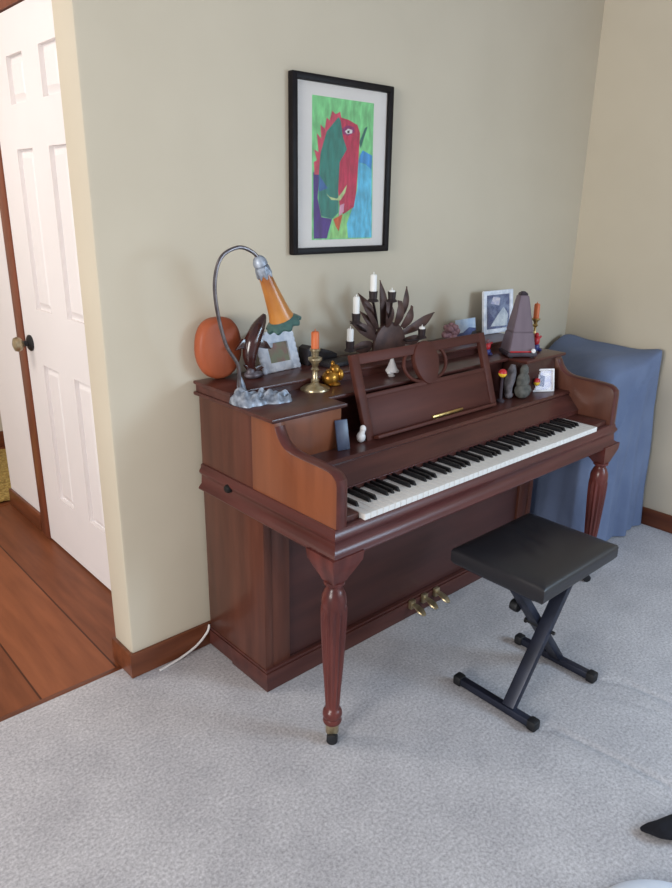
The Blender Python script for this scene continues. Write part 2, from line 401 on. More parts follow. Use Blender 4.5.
# plinth moulding
bm = B()
def ushape(o, yf, yb): return [(-o, yb), (-o, yf), (W+o, yf), (W+o, yb), (W-.02, yb), (W-.02, yf+.02), (.02, yf+.02), (.02, yb)]
prism(bm, ushape(.006, -.358, -.16), 'z', 0, .066, bev=.003); prism(bm, ushape(.006, -.20, -.02)[:1]+[(-.006, -.16), (.02, -.16), (.02, -.02)], 'z', .012, .066)
prism(bm, [(W+.006, -.02), (W+.006, -.16), (W-.02, -.16), (W-.02, -.02)], 'z', .012, .066)
prism(bm, ushape(.003, -.353, -.02), 'z', .066, .076, bev=.003)
pp('plinth', bm, 'dark')
bm = B(); box(bm, (.03, -.332, .07), (W-.03, -.318, .62)); pp('knee_panel', bm, 'panel')
bm = B(); box(bm, (.03, -.343, .07), (.10, -.31, .62), .002); pp('stile', bm, 'case')
bm = B(); box(bm, (W-.10, -.343, .07), (W-.03, -.31, .62), .002); pp('stile', bm, 'case')
# lower lid ledge (moulded) and upper lid
bm = B()
pts = [(-.014, -.012), (-.014, -.418), (.264, -.418), (.264, -.335), (1.20, -.335), (1.20, -.418), (W+.014, -.418), (W+.014, -.012)]
prism(bm, pts, 'z', LG-.013, LG, bev=.004); pp('lid_ledge', bm, 'dark')
bm = B()
prism(bm, [(-.008, -.018), (-.008, -.205), (W+.008, -.205), (W+.008, -.018)], 'z', LG, U-.010)
prism(bm, [(-.014, -.014), (-.014, -.214), (W+.014, -.214), (W+.014, -.014)], 'z', U-.012, U, bev=.004)
pp('lid', bm, 'dark')
# front pilaster blocks beside the music desk
for a, b, m_ in ((.03, .256, 'cheek'), (1.218, W-.03, 'block_shaded')):
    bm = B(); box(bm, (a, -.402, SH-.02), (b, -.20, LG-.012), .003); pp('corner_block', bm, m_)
bm = B(); box(bm, (.25, -.30, SH-.02), (1.21, -.28, LG-.012)); pp('upper_panel', bm, 'dark')
# shelf above the fall
bm = B(); prism(bm, [(-.29, SH-.016), (-.29, SH), (-.478, SH), (-.487, SH-.008), (-.478, SH-.016)], 'x', .032, W-.032); pp('shelf', bm, 'dark')
bm = B(); prism(bm, [(-.468, SH-.014), (-.480, SH-.014), (-.530, .722), (-.530, .700), (-.515, .700)], 'x', .032, W-.032); fb = pp('fallboard', bm, 'dark')
bm = B(); box(bm, (.10, -.535, .720), (W-.10, -.529, .7235), .001); pp('felt_strip', bm, 'rail', fb)
# arms
arm = [(-.30, .655), (-.30, LG-.013), (-.406, LG-.013), (-.411, .905), (-.420, .886), (-.434, .868), (-.452, .855), (-.48, .847), (-.53, .844), (-.585, .843), (-.625, .841), (-.648, .836), (-.662, .825), (-.668, .808), (-.668, .655)]
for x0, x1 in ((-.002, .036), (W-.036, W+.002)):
    bm = B(); prism(bm, arm, 'x', x0, x1, bev=.003); pp('arm', bm, 'cheek' if x0 < 1 else 'arm_shaded')
    # moulded edge that follows the curve
    am = bmesh.new()
    tp = [(x0+.019, y, z) for y, z in arm[3:-1]]+[(x0+.019, -.668, .69)]
    tube(am, tp, .0185, 10, 2, mi=0, flat=.35); pp('arm_edge', am, 'raily')
# keybed with mouldings
bm = B(); box(bm, (.0, -.665, .612), (W, -.30, .66)); pp('keybed', bm, 'panel')
def moulding(ax, name, m):
    prof = [(0, .604), (.018, .604), (.020, .609), (.014, .617), (.008, .622), (.006, .650), (.010, .656), (.014, .662), (.014, .668), (.008, .676), (.006, .688), (0, .690)]
    bm = B()
    if ax == 'x':
        A = [bm.verts.new((-a, -.664-a, z)) for a, z in prof]; Bv = [bm.verts.new((W+a, -.664-a, z)) for a, z in prof]; n = len(prof)
        bm.faces.new(A); bm.faces.new(Bv[::-1])
        for i in range(n): bm.faces.new((A[i], Bv[i], Bv[(i+1) % n], A[(i+1) % n]))
        bmesh.ops.recalc_face_normals(bm, faces=bm.faces[:])
    else:
        s = ax
        X = (0 if s < 0 else W)
        pr = [(X+s*a, z) for a, z in prof]; A = [bm.verts.new((x, -.022, z)) for x, z in pr]
        Bv = [bm.verts.new((x, -.664-abs(x-X), z)) for x, z in pr]
        n = len(pr); bm.faces.new(A); bm.faces.new(Bv[::-1])
        for i in range(n): bm.faces.new((A[i], Bv[i], Bv[(i+1) % n], A[(i+1) % n]))
        bmesh.ops.recalc_face_normals(bm, faces=bm.faces[:])
    pp(name, bm, m, angle=50)
moulding('x', 'front_moulding', 'rail'); moulding(-1, 'side_moulding', 'raily'); moulding(1, 'side_moulding', 'raily')
bm = B(); box(bm, (.036, -.664, .655), (W-.036, -.652, .690), .003); pp('key_slip', bm, 'rail')
KX0 = .097; KW = 1.222/52
for a, b in ((.037, KX0-.001), (KX0+1.223, W-.037)):
    bm = B(); box(bm, (a, -.652, .655), (b, -.50, .706), .003); pp('key_block', bm, 'dark')
# keys
bm = B(); box(bm, (-KW/2+.0006, -.075, -.018), (KW/2-.0006, .075, 0), .0012, seg=1)
wk = pp('white_key', bm, 'ivory'); 
def keyloc(o, x, y, z): o.location = Vector((x, y, z))-piano.location
wk.data.transform(Matrix.Translation(piano.location))
keyloc(wk, KX0+KW/2, -.598, .706)
for i in range(1, 52):
    c = wk.copy(); COL.objects.link(c); c.parent = piano; keyloc(c, KX0+KW*(i+.5), -.598, .706)
bm = B()
v0 = [(-.0055, -.048), (.0055, -.048), (.0055, .05), (-.0055, .05)]; v1 = [(-.0042, -.038), (.0042, -.038), (.0042, .05), (-.0042, .05)]
A = [bm.verts.new((x, y, -.004)) for x, y in v0]; T = [bm.verts.new((x, y, .012)) for x, y in v1]
bm.faces.new(A[::-1]); bm.faces.new(T)
for i in range(4): bm.faces.new((A[i], A[(i+1) % 4], T[(i+1) % 4], T[i]))
bmesh.ops.bevel(bm, geom=bm.edges[:], offset=.0012, segments=1, affect='EDGES')
bk = pp('black_key', bm, 'ebony'); bk.data.transform(Matrix.Translation(piano.location)); first = True
for i in range(51):
    note = 'ABCDEFG'[i % 7]
    if note in 'ACDFG':
        if first: c = bk; first = False
        else:
            c = bk.copy(); COL.objects.link(c); c.parent = piano
        keyloc(c, KX0+KW*(i+1), -.577, .706)
# music desk: tilted frame, solid lower panel, oval plaque between two curved arms
TILT = math.atan2(.08, .245)
desk_o = thing('tmp', (0, 0, 0), '', ''); bpy.data.objects.remove(desk_o)
DM = Matrix.Translation((.69, -.418, SH)) @ Matrix.Rotation(-TILT, 4, 'X')
def dk(name, bm, m, par=piano):
    bmesh.ops.transform(bm, matrix=DM, verts=bm.verts[:]); return pp(name, bm, m, par)
HX = .337; DH = .272; PH = .136
bm = B(); box(bm, (-HX+.03, .004, .004), (HX-.03, .014, PH), .001); md = dk('music_desk', bm, 'desk')
for s in (-1, 1):
    bm = B(); a, b = sorted((s*HX, s*(HX-.034))); box(bm, (a, 0, 0), (b, .018, DH), .003); dk('desk_stile', bm, 'desk', md)
bm = B(); box(bm, (-HX+.03, .001, DH-.034), (HX-.03, .017, DH), .003); dk('desk_rail', bm, 'desk', md)
bm = B(); box(bm, (-HX+.03, .001, PH-.006), (HX-.03, .017, PH+.008), .002); dk('desk_rail', bm, 'desk', md)
bm = B(); cz = (PH+DH)/2
sh = [(.060*math.sin(t)*(1+.12*math.cos(t)), cz+.004+.070*math.cos(t)*(1 if math.cos(t) > 0 else 1.12)) for t in [2*PI*k/36 for k in range(36)]]
prism(bm, sh, 'y', -.004, .016, bev=.004); dk('oval_plaque', bm, 'desk', md)
for s in (-1, 1):
    bm = B(); pts = []
    for k in range(13):
        t = PI*k/12; pts.append((.02*s+s*.086*math.sin(t), .008, cz+.060*math.cos(t)))
    tube(bm, pts, .006, 8, 3); dk('curved_arm', bm, 'desk', md)
bm = B(); box(bm, (-HX+.03, -.022, 0), (HX-.03, .004, .012), .003); dk('desk_ledge', bm, 'desk', md)
bm = B(); box(bm, (-.022, -.003, .014), (.140, .005, .024), .002); o = dk('brass_strip', bm, 'brass', md); o['label'] = 'thin brass strip on the music desk'
# legs
def leg(x, y):
    bm = B()
    t = .056; A = [(-t, -t), (t, -t), (t, t), (-t, t)]; ox = .012 if x < 1 else -.012
    zs = [(1, .612), (.95, .585), (.72, .56), (.50, .538), (.42, .528)]
    rings = [[bm.verts.new((x+a*k+ox*(k-.42)/.58, y+b*k+.012*(k-.42)/.58, z)) for a, b in A] for k, z in zs]
    for P, Q in zip(rings, rings[1:]):
        for i in range(4): bm.faces.new((P[i], P[(i+1) % 4], Q[(i+1) % 4], Q[i]))
    bm.faces.new(rings[0]); bm.faces.new(rings[-1][::-1]); bmesh.ops.recalc_face_normals(bm, faces=bm.faces[:])
    prof = [(.022, .53), (.029, .527), (.029, .519), (.021, .513), (.021, .507), (.026, .500), (.033, .482), (.035, .462), (.034, .452), (.0365, .446), (.037, .43), (.036, .38), (.033, .32), (.029, .25), (.024, .18), (.021, .125), (.020, .112), (.024, .108), (.028, .100), (.029, .090), (.026, .082), (.024, .078), (.028, .070), (.026, .062), (.019, .056), (.018, .04)]
    lathe(bm, prof, (x, y, 0), 48, flute=(9, 15, 12, .14))
    l = pp('leg', bm, 'leg', angle=50)
    bm = B(); lathe(bm, [(.0195, .058), (.0195, .028), (.016, .022), (.016, .018)], (x, y, 0), 20)
    c = pp('caster', bm, 'antique_brass', l)
    bm = B(); rot = Matrix.Translation((x-.012, y-.014, .0165)) @ Matrix.Rotation(.8, 4, 'Z') @ Matrix.Rotation(PI/2, 4, 'Y')
    lathe(bm, [(.010, -.012), (.0165, -.010), (.0165, .010), (.010, .012)], seg=20, mat=rot); box(bm, (x-.012, y-.012, .014), (x+.012, y+.012, .030), .003)
    pp('caster_wheel', bm, 'black', l)
leg(.016, -.645); leg(W-.016, -.645)
# pedals
for px in (.672, .742, .812):
    bm = B(); tube(bm, [(px, -.345, .052), (px, -.375, .058), (px-.002, -.405, .052), (px-.003, -.432, .040)], [.010, .010, .014, .017, .008], 10, 5, flat=.45)
    pd = pp('pedal', bm, 'antique_brass')
    bm = B(); box(bm, (px-.013, -.372, .038), (px+.013, -.356, .074), .003); pp('pedal_plate', bm, 'antique_brass', pd)
bm = B(); rot = Matrix.Translation((-.006, -.185, .655)) @ Matrix.Rotation(-PI/2, 4, 'Y'); lathe(bm, [(.014, 0), (.014, .010), (.010, .016)], seg=14, mat=rot); o = pp('side_bolt', bm, 'hole'); o['label'] = 'black bolt head in the side moulding'

# ------------------------------------------------------------------ things on the piano
# gooseneck lamp
ly = -.217
lamp = thing('desk_lamp', (.05, -.25, LG), 'gooseneck lamp with amber tulip shade and pewter base on the left end of the piano', 'lamp')
bm = B()
NX, NY = 44, 22; gg = []
for i in range(NX+1):
    u = i/NX; row = []
    half = .046*(1-.45*u)*math.sqrt(max(0, 1-(2*u-1)**6))*(1+.18*math.sin(9*u+1)+.10*math.sin(23*u))+.002
    for j in range(NY+1):
        v = j/NY*2-1
        h = (1-abs(v)**2.4)*math.sqrt(max(0, 1-(2*u-1)**8))*(.030-.012*u+.007*math.sin(14*u+3*v)+.006*math.sin(31*u-8*v)+.004*math.sin(17*v+9*u))
        x = -.012+.172*u; y = -.228-.052*u+v*half
        row.append(bm.verts.new((x, y, LG+max(.0006, h)+(0.004 if abs(v) < .99 and 0 < i < NX else 0))))
    gg.append(row)
for i in range(NX):
    for j in range(NY): bm.faces.new((gg[i][j], gg[i+1][j], gg[i+1][j+1], gg[i][j+1]))
edge = [gg[i][0] for i in range(NX+1)]+[gg[NX][j] for j in range(1, NY+1)]+[gg[i][NY] for i in range(NX-1, -1, -1)]+[gg[0][j] for j in range(NY-1, 0, -1)]
low = [bm.verts.new((v.co.x, v.co.y, LG+.0003)) for v in edge]
for i in range(len(edge)): bm.faces.new((edge[i], edge[(i+1) % len(edge)], low[(i+1) % len(edge)], low[i]))
bm.faces.new(low); bmesh.ops.recalc_face_normals(bm, faces=bm.faces[:])
tube(bm, [(.036, -.206, LG+.02), (.032, -.206, LG+.05), (.026, -.208, LG+.078)], [.016, .012, .005], 10, 5)
blob(bm, (.020, -.220, LG+.026), (.020, .018, .022), jit=.05)
link('base', bm, 'pewter', lamp, angle=60)
bm = B(); tube(bm, [(.018, ly, LG+.02), (.019, ly, LG+.06), (.016, ly, 1.044), (-.022, ly, 1.107), (-.047, ly, 1.207), (-.050, ly, 1.288), (-.026, ly, 1.348), (.028, ly, 1.371), (.072, ly, 1.360), (.100, ly, 1.338)], .0055, 10, 8); link('gooseneck', bm, 'pewter_stem', lamp)
ax = (Vector((.192, ly, 1.135))-Vector((.098, ly, 1.342))).normalized(); q = ax.to_track_quat('Z', 'Y').to_matrix().to_4x4()
LM = Matrix.Translation((.095, ly, 1.342)) @ q
bm = B(); lathe(bm, [(.008, -.004), (.015, .002), (.020, .012), (.021, .022), (.018, .027), (.021, .032), (.023, .050), (.020, .058)], seg=42, ruffle=(5, 7, .07, .006), mat=LM); link('socket_cap', bm, 'pewter', lamp)
bm = B(); prof = [(.0155, .046), (.0175, .075), (.021, .11), (.026, .15), (.030, .178), (.035, .196)]
lathe(bm, prof, seg=40, cap=False, mat=LM); bmesh.ops.solidify(bm, geom=bm.faces[:], thickness=.003)
shd = link('lamp_shade', bm, 'amber', lamp, angle=60)
bm = B(); lathe(bm, [(.035, .194), (.041, .202), (.049, .207), (.054, .213), (.051, .220)], seg=72, cap=False, ruffle=(2, 9, .07, .003), mat=LM); bmesh.ops.solidify(bm, geom=bm.faces[:], thickness=.003)
o = link('shade_rim', bm, 'teal_glass', shd, angle=60); o['label'] = 'ruffled teal rim of the shade'
bm = B(); lathe(bm, [(.010, .06), (.012, .09), (.015, .12), (.012, .145), (.003, .15)], seg=16, mat=LM); link('bulb', bm, 'white_wax', lamp)

# rounded wooden box leaning near the wall
bm = B(); pts = []
for k in range(48):
    a = 2*PI*k/48; c, s = math.cos(a), math.sin(a); n = 2.8 if s > 0 else 2.1
    pts.append((.064+.078*math.copysign(abs(c)**(2/n), c)*(1-.10*max(0, s)), U+.096+.0955*math.copysign(abs(s)**(2/n), s)))
prism(bm, pts, 'y', -.066, -.016, bev=.016); tag(root_at(link('wooden_box', bm, 'sphere_wood', angle=50)), 'round-cornered orange brown wooden box standing behind the lamp at the wall', 'wooden box')

# dolphin carving
dol = thing('dolphin_figurine', (.152, -.105, U), 'dark carved wooden dolphin standing upright beside the white photo frame', 'figurine')
bm = B(); blob(bm, (.150, -.105, U+.012), (.034, .024, .013), jit=.05); blob(bm, (.135, -.110, U+.022), (.014, .012, .016), jit=.05)
for v in bm.verts: v.co.z = max(v.co.z, U)
link('base', bm, 'pewter_dark', dol, angle=70)
dy = -.105
bm = B(); tube(bm, [(.152, dy, U+.012), (.140, dy, U+.04), (.138, dy, U+.075), (.148, dy, U+.115), (.170, dy, U+.155), (.186, dy, U+.178), (.197, dy, U+.196)], [.009, .015, .023, .026, .022, .015, .005], 14, 8)
prism(bm, [(.126, U+.125), (.112, U+.128), (.082, U+.096), (.104, U+.100), (.122, U+.092)], 'y', dy-.005, dy+.005, bev=.002)
prism(bm, [(.168, U+.125), (.196, U+.112), (.214, U+.086), (.190, U+.090), (.160, U+.098)], 'y', dy-.012, dy-.003, bev=.002)
prism(bm, [(.152, U+.018), (.128, U+.026), (.112, U+.048), (.134, U+.042), (.152, U+.034), (.172, U+.040), (.188, U+.030), (.170, U+.020)], 'y', dy-.006, dy+.006, bev=.002)
link('body', bm, 'dolphin', dol)

# generic small picture frame: local x width, z height, leaning back, facing -y rotated by rz
def frame(name, loc, wd, ht, bar, lean, rz, fm, pics, label, cat, group=None, depth=.014, wavy=0.):
    t = thing(name, loc, label, cat, group)
    TM = Matrix.Translation(loc) @ Matrix.Rotation(rz, 4, 'Z') @ Matrix.Rotation(-lean, 4, 'X')
    def fin(nm, bm, m, par=t, **k):
        bmesh.ops.transform(bm, matrix=TM, verts=bm.verts[:]); return link(nm, bm, m, par, **k)
    bm = B()
    box(bm, (-wd/2, 0, 0), (-wd/2+bar, depth, ht), .003); box(bm, (wd/2-bar, 0, 0), (wd/2, depth, ht), .003)
    box(bm, (-wd/2+bar*.8, 0, 0), (wd/2-bar*.8, depth, bar), .003); box(bm, (-wd/2+bar*.8, 0, ht-bar), (wd/2-bar*.8, depth, ht), .003)
    if wavy:
        n = 7
        for k in range(n):
            f = (k+.5)/n
            for c in ((-wd/2, ht*f), (wd/2, ht*f)): blob(bm, (c[0], depth/2, c[1]), (wavy, depth*.6, wavy*1.2), seg=10, ring=6)
        for k in range(5):
            f = (k+.5)/5
            for c in ((-wd/2+wd*f, wavy*.8), (-wd/2+wd*f, ht)): blob(bm, (c[0], depth/2, c[1]), (wavy*1.2, depth*.6, wavy), seg=10, ring=6)
    fin('frame', bm, fm)
    bm = B(); mats = []
    for k, (m, pts) in enumerate(pics):
        if m not in mats: mats.append(m)
        d = .008-.0006*k
        vs_ = [bm.verts.new((-wd/2+bar+(wd-2*bar)*a, d, bar+(ht-2*bar)*b)) for a, b in pts]; f = bm.faces.new(vs_); f.material_index = mats.index(m)
        if f.normal.y > 0: f.normal_flip()
    box(bm, (-wd/2+bar*.8, .0085, bar*.8), (wd/2-bar*.8, .011, ht-bar*.8), 0, 0)
    fin('photo', bm, mats, smooth=False)
    bm = B(); box(bm, (-wd/2+bar*.9, .0025, bar*.9), (wd/2-bar*.9, .0035, ht-bar*.9)); fin('glass', bm, 'glass')
    # back strut
    bm = B(); tube(bm, [(0, depth, ht*.55), (0, ht*.5*lean*2+depth+.012, .004)], .004, 6, 2, smooth=False); fin('strut', bm, 'book_dark')
    return t
FULL = [(0, 0), (1, 0), (1, 1), (0, 1)]
frame('photo_frame', (.286, -.086, U+.002), .150, .124, .030, .34, .10, 'frame_white', [('photo_dark', FULL), ('photo_white', [(.0, .75), (.3, .8), (.35, 1), (0, 1)])], 'white ornate photo frame beside the dolphin carving under the lamp shade', 'photo frame', wavy=.011)
frame('photo_frame', (1.470, -.090, U+.001), .195, .182, .019, .10, -.06, 'frame_white', [('photo_sky', FULL), ('photo_white', [(.2, .08), (.9, .05), (.95, .4), (.75, .62), (.5, .4)]), ('photo_navy', [(0, 0), (.2, .08), (.35, .3), (.15, .5), (0, .4)]), ('photo_pale', [(.2, .75), (.55, .68), (.6, .9), (.3, .95)])], 'white framed blue picture standing behind the metronome', 'photo frame')
sf = frame('photo_frame', (1.322, -.425, SH+.001), .100, .092, .009, .20, -.55, 'white_ceramic', [('photo_pale', FULL), ('photo_navy', [(.3, .2), (.6, .15), (.65, .7), (.4, .8)])], 'small white photo frame on the shelf right of the metronome', 'photo frame')

# candle sticks
def candlestick(x, y, z, prof, label):
    bm = B(); lathe(bm, prof, (x, y, z), 28); return tag(root_at(link('candlestick', bm, 'antique_brass' if x < 1 else 'brass')), label, 'candlestick')
candlestick(.296, -.232, LG, [(.048, 0), (.047, .005), (.036, .011), (.016, .017), (.012, .022), (.014, .028), (.0095, .036), (.009, .058), (.0135, .064), (.009, .070), (.011, .082), (.022, .095), (.022, .101), (.011, .105), (.013, .120), (.017, .124), (.017, .130), (.012, .131)], 'brass candlestick with a wide foot on the left end of the piano')
candlestick(1.440, -.285, LG, [(.026, 0), (.025, .005), (.012, .012), (.006, .022), (.005, .045), (.009, .052), (.005, .060), (.005, .088), (.012, .096), (.007, .103), (.009, .112), (.018, .119), (.018, .124), (.012, .126)], 'slim brass candlestick on the right end of the piano')
def candle(x, y, z, r, h, m, label, group=None):
    bm = B(); lathe(bm, [(r, 0), (r, h-.004), (r*.8, h), (.002, h-.001), (.0012, h+.008)], (x, y, z), 18); o = tag(root_at(link('candle', bm, m)), label, 'candle', group); return o
candle(.296, -.232, LG+.131, .0125, .052, 'orange_wax', 'orange candle stub in the wide-footed brass candlestick')
candle(1.440, -.285, LG+.126, .0115, .058, 'orange_wax', 'orange candle stub in the slim brass candlestick at the right')

# gold ornament
bm = B(); blob(bm, (.370, -.222, LG+.024), (.030, .026, .025), jit=.06); blob(bm, (.385, -.226, LG+.050), (.018, .016, .018), jit=.06); blob(bm, (.360, -.226, LG+.045), (.012, .012, .010)); blob(bm, (.376, -.226, LG+.068), (.007, .007, .012)); blob(bm, (.404, -.23, LG+.03), (.012, .014, .02))
lathe(bm, [(.022, 0), (.024, .004), (.018, .01)], (.378, -.228, LG), 16)
tag(root_at(link('ornament', bm, 'gold', angle=70)), 'small lumpy gold ornament right of the wide-footed brass candlestick', 'ornament')

# dark case and thin dark book at the wall
bm = B(); prism(bm, [(.395, U), (.395, U+.058), (.41, U+.066), (.44, U+.058), (.505, U+.038), (.53, U+.026), (.53, U)], 'y', -.080, -.025, bev=.006)
tag(root_at(link('case', bm, 'book_dark')), 'low dark case lying against the wall between the white photo frame and the sunburst', 'case')
bm = B(); box(bm, (.425, -.160, U), (.56, -.090, U+.016), .003); tag(root_at(link('book', bm, 'book_dark')), 'thin dark closed book lying flat behind the gold ornament', 'book')

# sunburst candelabra
sy = -.12
sun = thing('candelabrum', (.74, sy, U), 'brown iron sunburst candelabrum standing behind the music desk', 'candelabrum')
bm = B(); prism(bm, [(.66, sy-.045), (.82, sy-.045), (.82, sy+.045), (.66, sy+.045)], 'z', U, U+.012, bev=.003); link('base', bm, 'iron', sun)
SC = Vector((.742, sy, U+.040)); RD = .082
bm = B(); pts = [(SC.x-RD, SC.z-.030)]+[(SC.x+RD*math.cos(PI-PI*k/24), SC.z+RD*math.sin(PI-PI*k/24)) for k in range(25)]+[(SC.x+RD, SC.z-.030)]
prism(bm, pts, 'y', sy-.012, sy+.004, bev=.005); link('sun_disc', bm, 'iron', sun)
def ray(tip, root, y, wdt, m, blunt=0.):
    tip = Vector((tip[0], 0, tip[1])); root = Vector((root[0], 0, root[1]))
    d = tip-root; L_ = d.length; d.normalize(); s = Vector((d.z, 0, -d.x))
    bm = B(); n = 10; rows = []
    for k in range(n+1):
        t = k/n; wv = wdt*(.42+.58*math.sin(PI*min(1, t*.95+.05))) if t < .5 else wdt*max(blunt, math.sin(PI*(.5+(t-.5)*.97))) 
        p = root+d*L_*t+Vector((0, y-.014*math.sin(PI*t), 0))
        rows.append([bm.verts.new(q) for q in (p-s*wv, p+Vector((0, -.004, 0)), p+s*wv)])
    for A_, B_ in zip(rows, rows[1:]):
        for k in range(2): bm.faces.new((A_[k], A_[k+1], B_[k+1], B_[k]))
    bmesh.ops.recalc_face_normals(bm, faces=bm.faces[:]); bmesh.ops.solidify(bm, geom=bm.faces[:], thickness=.003)
    link('ray', bm, m, sun, angle=60)
for tip, rt, y, wd, bl in (((.578, 1.200), (.676, 1.07), sy-.006, .018, 0), ((.694, 1.236), (.715, 1.07), sy+.006, .019, 0), ((.716, 1.168), (.725, 1.07), sy-.012, .021, .55), ((.783, 1.160), (.765, 1.07), sy-.012, .020, .6), ((.834, 1.206), (.806, 1.09), sy+.006, .016, 0), ((.850, 1.135), (.800, 1.06), sy-.012, .020, .4), ((.984, 1.100), (.815, 1.04), sy-.006, .020, 0), ((.542, 1.108), (.668, 1.035), sy-.006, .020, 0), ((.600, 1.135), (.68, 1.05), sy+.006, .014, 0), ((.560, 1.010), (.664, 1.010), sy+.006, .022, .3), ((.930, 1.010), (.82, 1.005), sy+.006, .018, .2)):
    ray(tip, rt, y, wd, 'iron', bl)
cups = [(.499, 1.018), (.524, 1.108), (.602, 1.176), (.694, 1.168), (.862, 1.022)]
for k, (x, z) in enumerate(cups):
    bm = B()
    lathe(bm, [(.006, -.004), (.020, 0), (.018, .005), (.013, .009), (.015, .034), (.012, .034), (.0115, .012)], (x, sy-.055, z), 18)
    d = Vector((SC.x-x, 0, SC.z-z)).normalized()
    tube(bm, [(x, sy-.055, z-.002), (x+d.x*.05, sy-.035, z+d.z*.05), (SC.x-d.x*RD*.96, sy+.006, SC.z-d.z*RD*.96)], .0045, 8, 6)
    link('candle_cup', bm, 'iron_dark', sun)
for (x, z), h, lab in zip(cups, (.042, .056, .056, .006, .008), ('white candle in the lowest cup on the left of the sunburst candelabrum', 'white candle in the middle cup on the left of the sunburst candelabrum', 'white candle in the highest cup of the sunburst candelabrum', 'burnt down white candle in the cup near the top centre of the sunburst', 'short white candle stub at the right of the sunburst candelabrum')):
    candle(x, sy-.055, z+.0125, .0112, h+.021, 'white_wax', lab, 'white candles of the sunburst')

# little white tree figure
bm = B(); lathe(bm, [(.011, 0), (.013, .003), (.007, .006), (.007, .012), (.021, .016), (.022, .021), (.015, .034), (.009, .050), (.004, .066), (.001, .074)], (.616, -.262, LG), 20, ruffle=None); blob(bm, (.598, -.268, LG+.016), (.009, .008, .007)); blob(bm, (.634, -.268, LG+.016), (.009, .008, .007))
tag(root_at(link('figurine', bm, 'white_ceramic')), 'small white cone-shaped figurine seen through the music desk opening', 'figurine')
# tiny two-lobed white figure
bm = B(); fx, fy = .332, -.410
blob(bm, (fx, fy, SH+.017), (.015, .014, .017)); blob(bm, (fx+.008, fy, SH+.042), (.010, .010, .012)); tube(bm, [(fx+.002, fy, SH+.025), (fx+.008, fy, SH+.042)], [.010, .008], 10, 4, smooth=False)
tag(root_at(link('figurine', bm, 'white_ceramic')), 'tiny white two-lobed figurine at the left foot of the music desk', 'figurine')
# blue card leaning at the left block
bm = B(); TM = Matrix.Translation((.240, -.434, SH+.001)) @ Matrix.Rotation(-.25, 4, 'Z') @ Matrix.Rotation(-.24, 4, 'X'); box(bm, (-.021, 0, 0), (.021, .006, .092), .002); bmesh.ops.transform(bm, matrix=TM, verts=bm.verts[:])
tag(root_at(link('card', bm, 'plum')), 'small dark blue card leaning on the left block above the keys', 'card')
# postcard and flowers
bm = B(); TM = Matrix.Translation((1.256, -.080, U+.001)) @ Matrix.Rotation(-.15, 4, 'X')
def quad(bm, pts, y, mi):
    f = bm.faces.new([bm.verts.new((a, y, b)) for a, b in pts]); f.material_index = mi
    if f.normal.y > 0: f.normal_flip()
box(bm, (-.065, 0, 0), (.065, .003, .078)); quad(bm, [(-.065, .0), (.065, 0), (.065, .035), (.02, .042), (-.02, .024), (-.065, .022)], -.0006, 1)
quad(bm, [(.02, .0), (.05, 0), (.065, .014), (.065, .026), (.04, .022)], -.0012, 2)
bmesh.ops.transform(bm, matrix=TM, verts=bm.verts[:]); tag(root_at(link('postcard', bm, ['photo_sea', 'photo_navy', 'book_dark'], smooth=False)), 'postcard of a blue and white landscape leaning on the wall', 'postcard')
bm = B()
for k in range(16):
    a = R.uniform(0, 2*PI); blob(bm, (1.118+R.uniform(-.025, .025), -.105+R.uniform(-.015, .015), U+.020+R.uniform(0, .048)), (.016, .012, .014), rot=(a, a*.5, 0), seg=8, ring=6)
blob(bm, (1.118, -.105, U+.014), (.024, .018, .014))
tag(root_at(link('dried_flowers', bm, 'pink', angle=80)), 'dusky pink bunch of dried flowers left of the landscape postcard', 'flowers')

# metronome
MX, MY = 1.262, -.330
met = thing('metronome', (MX, MY, LG), 'tall purplish grey pyramid metronome on the right part of the piano top', 'metronome')
RM = Matrix.Translation((MX, MY, LG)) @ Matrix.Rotation(-.62, 4, 'Z')
def ml(name, bm, m):
    bmesh.ops.transform(bm, matrix=RM, verts=bm.verts[:]); return link(name, bm, m, met)
def frust(bm, a0, b0, z0, a1, b1, z1):
    A = [bm.verts.new((sx*a0, sy_*b0, z0)) for sx, sy_ in ((-1, -1), (1, -1), (1, 1), (-1, 1))]
    T = [bm.verts.new((sx*a1, sy_*b1, z1)) for sx, sy_ in ((-1, -1), (1, -1), (1, 1), (-1, 1))]
    bm.faces.new(A[::-1]); bm.faces.new(T)
    for i in range(4): bm.faces.new((A[i], A[(i+1) % 4], T[(i+1) % 4], T[i]))
bm = B(); frust(bm, .054, .052, .022, .042, .041, .098); frust(bm, .0415, .0405, .099, .018, .020, .236); bmesh.ops.bevel(bm, geom=bm.edges[:], offset=.003, segments=2, affect='EDGES'); ml('body', bm, 'metronome')
bm = B(); frust(bm, .0178, .0198, .2355, .010, .012, .250); bmesh.ops.bevel(bm, geom=bm.edges[:], offset=.004, segments=2, affect='EDGES'); ml('cap', bm, 'metronome_dark')
bm = B(); box(bm, (-.058, -.056, .006), (.058, .056, .022), .003); ml('base', bm, 'metronome_dark')
for sx in (-1, 1):
    for s2 in (-1, 1):
        bm = B(); lathe(bm, [(.008, 0), (.009, .007)], (sx*.042, s2*.042, 0), 10); ml('foot', bm, 'black')
bm = B(); rot = Matrix.Translation((.040, -.053, .030)) @ Matrix.Rotation(PI/2, 4, 'X'); lathe(bm, [(.004, 0), (.009, .005), (.008, .012), (.003, .014)], seg=12, mat=rot); ml('winding_knob', bm, 'white_ceramic')
bm = B(); box(bm, (-.050, -.0565, .023), (.046, -.051, .028), .001); ml('trim_band', bm, 'red')
